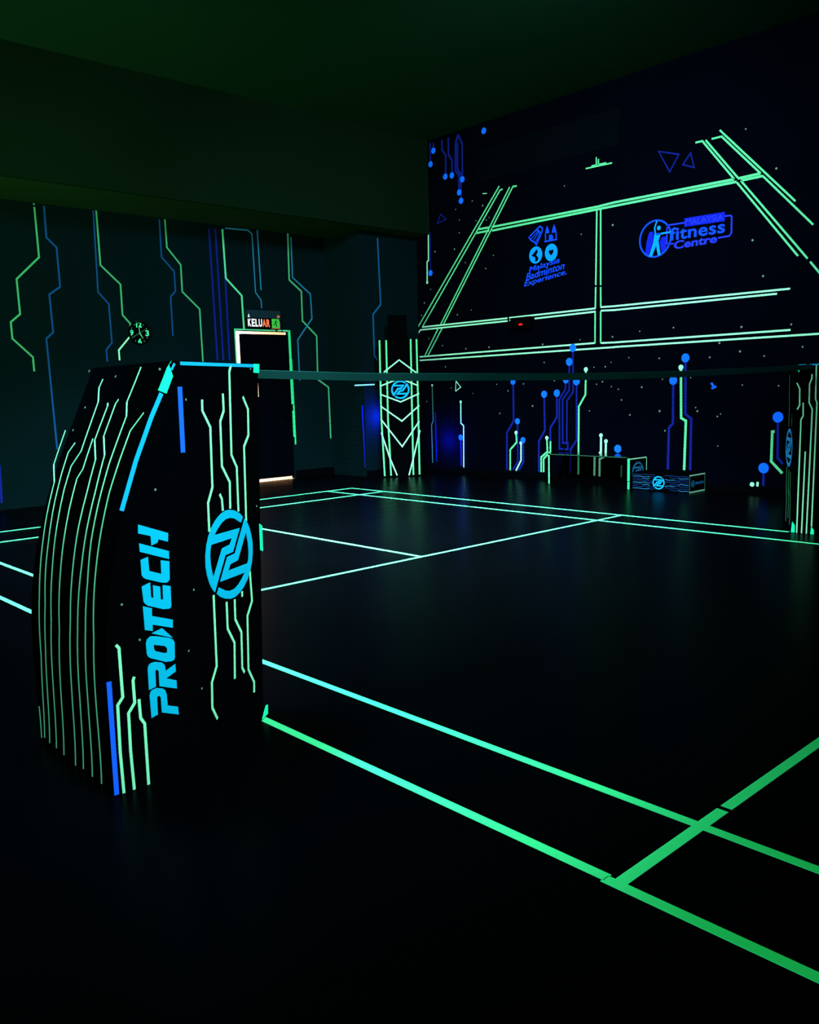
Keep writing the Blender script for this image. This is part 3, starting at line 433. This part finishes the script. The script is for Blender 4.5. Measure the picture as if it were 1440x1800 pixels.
# ---------------------------------------------------------------- black taped pillar beside the corner
CO = Vector(COLM['o']); CD = Vector(COLM['d']); CN = Vector((CD.y, -CD.x, 0))
frp = lambda u, v, h: tuple(CO+CD*u+CN*h+Vector((0, 0, v)))
def prism(fr, u0, u1, v0, v1, h0, h1):
    return MB().add([fr(u, v, h) for v in (v0, v1) for h in (h0, h1) for u in (u0, u1)],
                    [(0, 1, 3, 2), (4, 6, 7, 5), (0, 4, 5, 1), (2, 3, 7, 6), (0, 2, 6, 4), (1, 5, 7, 3)])
pil = empty('taped_pillar', CO-CN*0.06, 'black standing pillar covered in green chevron tapes beside the wall corner', 'pillar')
prism(frp, -0.335, 0.345, 0, 2.237, -0.12, 0).obj('body', 'black', pil)
for k, pl in enumerate(COLM['lines']):
    MB().ribbon(frp, [(max(-.33, min(.34, u)), z) for u, z in pl], 0.027 if k < 4 else 0.022, 0.002+0.0005*(k > 3)).obj('tape_strip' if k < 4 or k > 8 else 'chevron_tape', 'mint' if k > 3 else 'green', pil)
emblem('emblem', frp, 0.013, 1.429, 0.150, 'benchcyan', pil, 1, 0.004)
sp = empty('speaker', frp(0.004, 2.237, -0.06), 'small black speaker box standing on top of the chevron taped pillar', 'speaker')
prism(frp, -0.144, 0.152, 2.237, 2.624, -0.17, -0.02).obj('cabinet', 'black', sp)
prism(frp, -0.125, 0.133, 2.25, 2.61, -0.02, -0.012).obj('grille', 'black', sp)

# ---------------------------------------------------------------- wall clock
CY, CZ, CR = CLOCK[0], CLOCK[1], 0.158
ck = empty('wall_clock', (LWX, CY, CZ-CR), 'round black wall clock with glowing green numerals on the left wall', 'clock')
f = FR['lw']; off = lambda h0: (lambda u, v, h: f(u, v, h+h0))
MB().ring(f, CY, CZ, CR*0.93, CR*1.03, 0.035, 48).obj('rim', 'black', ck)
MB().disc(f, CY, CZ, CR*0.93, 0.02, 48).obj('dial', 'black', ck)
for txt, a in (('12', 90), ('3', 0), ('6', 270), ('9', 180)):
    u = CY+CR*0.76*math.cos(math.radians(a)); v = CZ+CR*0.76*math.sin(math.radians(a)); hw = 0.042 if txt == '12' else 0.028
    MB().text(off(0.02), txt, ((u-hw, v-0.042), (u+hw, v-0.042), (u-hw, v+0.042)), 0.002, 0.03).obj('numeral', 'clockgreen', ck)
for a in (30, 60, 120, 150, 210, 240, 300, 330):
    MB().disc(off(0.02), CY+CR*0.84*math.cos(math.radians(a)), CZ+CR*0.84*math.sin(math.radians(a)), 0.009, 0.002, 10).obj('hour_dot', 'green2', ck)
def hand(name, a, l, w0, m, back=0.0, h=0.024):
    ca, sa = math.cos(math.radians(a)), math.sin(math.radians(a))
    MB().poly(off(h), [(CY-ca*back-sa*w0, CZ-sa*back+ca*w0), (CY-ca*back+sa*w0, CZ-sa*back-ca*w0), (CY+ca*l+sa*w0*0.3, CZ+sa*l-ca*w0*0.3), (CY+ca*l-sa*w0*0.3, CZ+sa*l+ca*w0*0.3)], (), 0.002).obj(name, m, ck)
hand('hour_hand', -57, 0.095, 0.010, 'green'); hand('minute_hand', 93, 0.11, 0.006, 'green', 0.01, 0.027)
hand('second_hand', 30, 0.13, 0.004, 'green2', 0.12, 0.030)

# ---------------------------------------------------------------- exit sign over the door
sg = empty('exit_sign', (LWX, 5.985, 2.465), 'exit sign reading KELUAR with a green running figure above the door', 'exit sign')
MB().box(LWX, LWX+0.07, 5.68, 6.30, 2.625, 2.745).obj('housing', 'signbox', sg)
spn = MB().box(LWX+0.015, LWX+0.05, 5.675, 6.295, 2.462, 2.625).obj('sign_panel', 'black', sg)
so = lambda u, v, h: (LWX+0.05+h, u, v)
xs = [5.692, 5.762, 5.832, 5.895, 5.965, 6.04, 6.115]
for i, ch in enumerate('KELUAR'):
    MB().text(so, ch, ((xs[i], 2.488), (xs[i+1]-0.010, 2.488), (xs[i], 2.608)), 0.003, 0.03).obj('letter', 'orange' if i > 3 else 'white', spn)
plt = MB().box(LWX+0.05, LWX+0.053, 6.142, 6.285, 2.475, 2.618).obj('pictogram_plate', 'signgreen', sg)
pic = lambda u, v, h: (LWX+0.053+h, u, v)
mb = MB().disc(pic, 6.228, 2.596, 0.010, 0.002, 10)
mb.ribbon(pic, [(6.222, 2.585), (6.210, 2.545), (6.232, 2.520), (6.225, 2.490)], 0.012).ribbon(pic, [(6.210, 2.545), (6.190, 2.525), (6.170, 2.520)], 0.011)
mb.ribbon(pic, [(6.250, 2.565), (6.232, 2.560), (6.218, 2.578), (6.198, 2.572), (6.190, 2.555)], 0.009)
mb.obj('running_figure', 'black', plt)
MB().box(LWX+0.05, LWX+0.055, 6.13, 6.295, 2.462, 2.472).box(LWX+0.05, LWX+0.055, 6.287, 6.295, 2.472, 2.58).obj('pictogram_edge', 'signpic', sg)
MB().box(LWX+0.07, LWX+0.074, 6.235, 6.285, 2.635, 2.672).obj('indicator', 'signpic', sg)
MB().poly(lambda u, v, h: (LWX+0.07+h, u, v), [(5.683, 2.63), (5.715, 2.63), (5.70, 2.685)], (), 0.003).obj('indicator', 'white', sg)

# tapes round the door frame
df = MB().ribbon(FR['lw'], [(5.475, 1.9), (5.475, 2.44), (6.24, 2.44)], 0.022).ribbon(FR['lw'], [(6.275, 2.44), (6.36, 2.44)], 0.022).ribbon(FR['lw'], [(6.38, 2.44), (6.505, 2.44)], 0.024)
tag(df.obj('door_frame_tape', 'green'), 'green tape along the left and top of the exit door frame', 'door frame tape', 'torn green tapes round the exit door')
df = MB().ribbon(FR['lw'], [(6.508, 2.45), (6.510, 1.98)], 0.045).ribbon(FR['lw'], [(6.512, 1.98), (6.516, 1.24)], 0.055).ribbon(FR['lw'], [(6.530, 1.235), (6.532, 0.57)], 0.030).ribbon(FR['lw'], [(6.512, 1.13), (6.512, 0.70)], 0.03, 0.0025)
tag(df.obj('door_frame_tape', 'patchdim'), 'torn green tape running down the right side of the exit door frame', 'door frame tape', 'torn green tapes round the exit door')

# ---------------------------------------------------------------- dark device with a red light on the black wall
rd_ = empty('wall_sensor', (-5.44, BWY, 2.31), 'small black device with a red light where the middle double line is broken', 'wall sensor')
MB().box(-5.645, -5.245, BWY-0.09, BWY, 2.31, 2.475).obj('housing', 'black', rd_)
MB().poly(lambda u, v, h: (u, BWY-0.09-h, v), [(-5.438+0.04*math.cos(k*math.pi/8), 2.365+0.016*math.sin(k*math.pi/8)) for k in range(16)], (), 0.006).obj('red_light', 'red', rd_)

# ---------------------------------------------------------------- blue logo with icons and three script lines
B = FR['bw']
lg = empty('wall_logo', (-5.05, BWY, 2.92), 'blue logo of four icons above the script words Malaysia Badminton Experience', 'wall logo')
mb = MB().ribbon(B, [(-5.333, 3.645), (-5.16, 3.755), (-5.124, 3.775), (-5.075, 3.744), (-5.08, 3.697), (-5.189, 3.521), (-5.225, 3.56), (-5.28, 3.59), (-5.333, 3.645), (-5.31, 3.66)], 0.022)
mb.ribbon(B, [(-5.175, 3.735), (-5.10, 3.665)], 0.028).ribbon(B, [(-5.30, 3.61), (-5.16, 3.71)], 0.012).ribbon(B, [(-5.215, 3.545), (-5.12, 3.68)], 0.012).ribbon(B, [(-5.26, 3.58), (-5.14, 3.70)], 0.012)
mb.obj('shuttlecock_icon', 'logomid', lg)
mb = MB().poly(B, [(-5.024, 3.655), (-4.945, 3.655), (-4.960, 3.71), (-4.987, 3.765), (-5.012, 3.71)]).poly(B, [(-4.903, 3.65), (-4.815, 3.645), (-4.832, 3.71), (-4.857, 3.765), (-4.885, 3.71)])
mb.ribbon(B, [(-5.018, 3.655), (-5.018, 3.552)], 0.018).ribbon(B, [(-4.822, 3.65), (-4.822, 3.55)], 0.018).ribbon(B, [(-5.041, 3.543), (-4.805, 3.543)], 0.02).ribbon(B, [(-4.955, 3.62), (-4.89, 3.62)], 0.012)
mb.poly(B, [(-4.955, 3.555), (-4.88, 3.555), (-4.88, 3.60), (-4.90, 3.62), (-4.917, 3.605), (-4.935, 3.62), (-4.955, 3.60)])
mb.obj('twin_tower_icon', 'logomid', lg)
cir_ = lambda u, v, a, b, n=32: [(u+a*math.cos(2*math.pi*i/n), v+b*math.sin(2*math.pi*i/n)) for i in range(n)]
MB().poly(B, cir_(-5.205, 3.372, 0.124, 0.124), [[(-5.175, 3.455), (-5.21, 3.435), (-5.24, 3.405), (-5.285, 3.375), (-5.26, 3.355), (-5.225, 3.345), (-5.215, 3.31), (-5.22, 3.27), (-5.17, 3.285), (-5.150, 3.32), (-5.170, 3.345), (-5.195, 3.37), (-5.165, 3.41)]]).obj('globe_icon', 'logobright', lg)
MB().poly(B, cir_(-4.915, 3.372, 0.116, 0.124), [[(-4.915, 3.325), (-4.875, 3.365), (-4.870, 3.395), (-4.885, 3.412), (-4.905, 3.408), (-4.915, 3.398), (-4.925, 3.408), (-4.945, 3.412), (-4.962, 3.395), (-4.955, 3.365)]]).obj('heart_icon', 'logobright', lg)
for txt, q in (('Malaysia', ((-5.345, 3.11), (-4.77, 3.185), (-5.315, 3.215))), ('Badminton', ((-5.40, 3.015), (-4.685, 3.105), (-5.37, 3.125))), ('Experience.', ((-5.445, 2.905), (-4.645, 3.00), (-5.41, 3.015)))):
    MB().text(B, txt, q, 0.002, 0.012).obj('script_word', 'logomid', lg)

# ---------------------------------------------------------------- blue fitness logo
fl_ = empty('wall_logo', (-2.75, BWY, 3.07), 'blue fitness logo with a figure in a circle, right of the upright double line', 'wall logo')
MB().ring(B, -3.18, 3.322, 0.222, 0.245, 0.002, 48).obj('circle', 'logomid', fl_)
mb = MB().disc(B, -3.126, 3.452, 0.028, 0.003, 16)
mb.poly(B, [(-3.19, 3.39), (-3.09, 3.385), (-3.13, 3.29), (-3.095, 3.10), (-3.135, 3.10), (-3.165, 3.23), (-3.225, 3.10), (-3.275, 3.10), (-3.21, 3.27)], (), 0.003)
mb.ribbon(B, [(-3.17, 3.375), (-2.95, 3.375)], 0.022, 0.003).ribbon(B, [(-3.175, 3.385), (-3.19, 3.46), (-3.155, 3.55)], 0.018, 0.003)
mb.obj('figure', 'logobright', fl_)
MB().poly(B, [(-3.27, 3.42), (-3.205, 3.42), (-3.22, 3.27), (-3.28, 3.12), (-3.33, 3.13), (-3.31, 3.3)], (), 0.0015).poly(B, [(-3.08, 3.33), (-3.01, 3.33), (-3.015, 3.18), (-3.04, 3.14), (-3.08, 3.12), (-3.11, 3.27)], (), 0.0015).obj('shadow_shape', 'logodeep', fl_)
MB().text(B, 'fitness', ((-2.965, 3.262), (-2.195, 3.255), (-2.965, 3.425)), 0.003, 0.02, 1.05).obj('word', 'logomid', fl_)
MB().poly(B, [(-2.755, 3.41), (-2.20, 3.395), (-2.20, 3.508), (-2.755, 3.518)], (), 0.0015).obj('word_plate', 'logodeep', fl_)
MB().text(B, 'MALAYSIA', ((-2.735, 3.425), (-2.22, 3.41), (-2.735, 3.503)), 0.003, 0.01).obj('word', 'logodeep2', fl_)
MB().text(B, 'Centre', ((-2.905, 3.145), (-2.30, 3.15), (-2.895, 3.25)), 0.003, 0.03).obj('word', 'logodeep2', fl_)
MB().ribbon(B, [(-2.99, 3.466), (-2.755, 3.462)], 0.02).obj('frame', 'logodeep2', fl_)
MB().ribbon(B, [(-2.20, 3.455), (-2.125, 3.452), (-2.11, 3.435), (-2.108, 3.24), (-2.135, 3.208), (-2.285, 3.205)], 0.02).obj('frame', 'logodeep2', fl_)
MB().ribbon(B, [(-2.985, 3.462), (-3.007, 3.43), (-3.006, 3.236), (-2.96, 3.222), (-2.90, 3.222)], 0.018).obj('frame', 'logodeep2', fl_)

# ---------------------------------------------------------------- bench table and striped bench box at the foot of the black wall
tb = empty('bench_table', (-3.95, 8.36, 0), 'long low black table with green edged end panel at the foot of the black wall', 'table')
MB().box(-4.645, -3.262, 8.15, 8.58, 0.418, 0.44).obj('table_top', 'gloss', tb)
ep = MB().box(-3.29, -3.262, 8.155, 8.58, 0, 0.418).obj('end_panel', 'black', tb)
for y in (8.155, 8.54):
    leg = MB().box(-4.645, -4.605, y, y+0.04, 0, 0.418).obj('leg', 'black', tb)
    if y < 8.2: leg1 = leg
fy = lambda u, v, h: (u, 8.15-h, v)
MB().ribbon(lambda u, v, h: (u, 8.155-h, v), [(-4.63, 0.0), (-4.63, 0.418)], 0.026).obj('leg_tape', 'green', leg1)
MB().ribbon(lambda u, v, h: (u, 8.155-h, v), [(-3.276, 0.0), (-3.276, 0.10)], 0.032).ribbon(lambda u, v, h: (u, 8.155-h, v), [(-3.276, 0.11), (-3.276, 0.418)], 0.036).obj('panel_tape', 'patchdim', ep)
MB().ribbon(fy, [(-4.60, 0.430), (-3.30, 0.430)], 0.005).obj('top_edge_tape', 'green2', tb)
fx = lambda u, v, h: (-3.262+h, u, v)
MB().ribbon(fx, [(8.16, 0.408), (8.57, 0.408)], 0.016).ribbon(fx, [(8.572, 0.40), (8.572, 0.02)], 0.01).obj('panel_tape', 'mint', ep)
emblem('emblem', fx, 8.36, 0.22, 0.14, 'benchblue', ep, 1, 0.002)

bb = empty('bench_box', (-2.81, 8.38, 0), 'low black box bench with blue wave stripes and round emblem beside the low table', 'bench box')
MB().box(-3.235, -2.388, 8.18, 8.58, 0, 0.235).obj('body', 'black', bb)
fy2 = lambda u, v, h: (u, 8.18-h, v)
for k in range(8):
    z = 0.022+k*0.027
    for s, x0 in ((1, -3.225), (-1, -2.398)):
        L_ = 0.20+0.07*math.sin(k*2.1+s)
        for rep in range(2):
            a = x0+s*(L_*0.9*rep+0.02*rep); b = a+s*L_*(0.85 if rep else 1)
            if abs(b-x0) > 0.34: b = x0+s*0.34
            if (b-a)*s < 0.03: continue
            pts = [(a+(b-a)*i/8, z+0.007*math.sin(i*0.9+k+rep*2)*(i/8)) for i in range(9)]
            MB().ribbon(fy2, pts, 0.008, 0.0015).obj('wave_stripe', 'waveblue' if (k+rep) % 3 else 'benchblue', bb)
emblem('emblem', fy2, -2.832, 0.112, 0.088, 'benchcyan', bb, 1, 0.003)
fx2 = lambda u, v, h: (-2.388+h, u, v)
MB().ribbon(fx2, [(8.185, 0.226), (8.575, 0.226)], 0.016).ribbon(fx2, [(8.185, 0.01), (8.575, 0.01)], 0.016).obj('end_tape', 'mint', bb)
MB().ribbon(fx2, [(8.188, 0.02), (8.188, 0.218)], 0.010).ribbon(fx2, [(8.574, 0.02), (8.574, 0.218)], 0.010).obj('end_tape', 'green2', bb)
emblem('emblem', fx2, 8.27, 0.115, 0.045, 'benchblue', bb, 1, 0.002)
MB().text(fx2, 'PROTECH', ((8.335, 0.10), (8.535, 0.10), (8.345, 0.135)), 0.002, 0.02).obj('lettering', 'benchblue', bb)
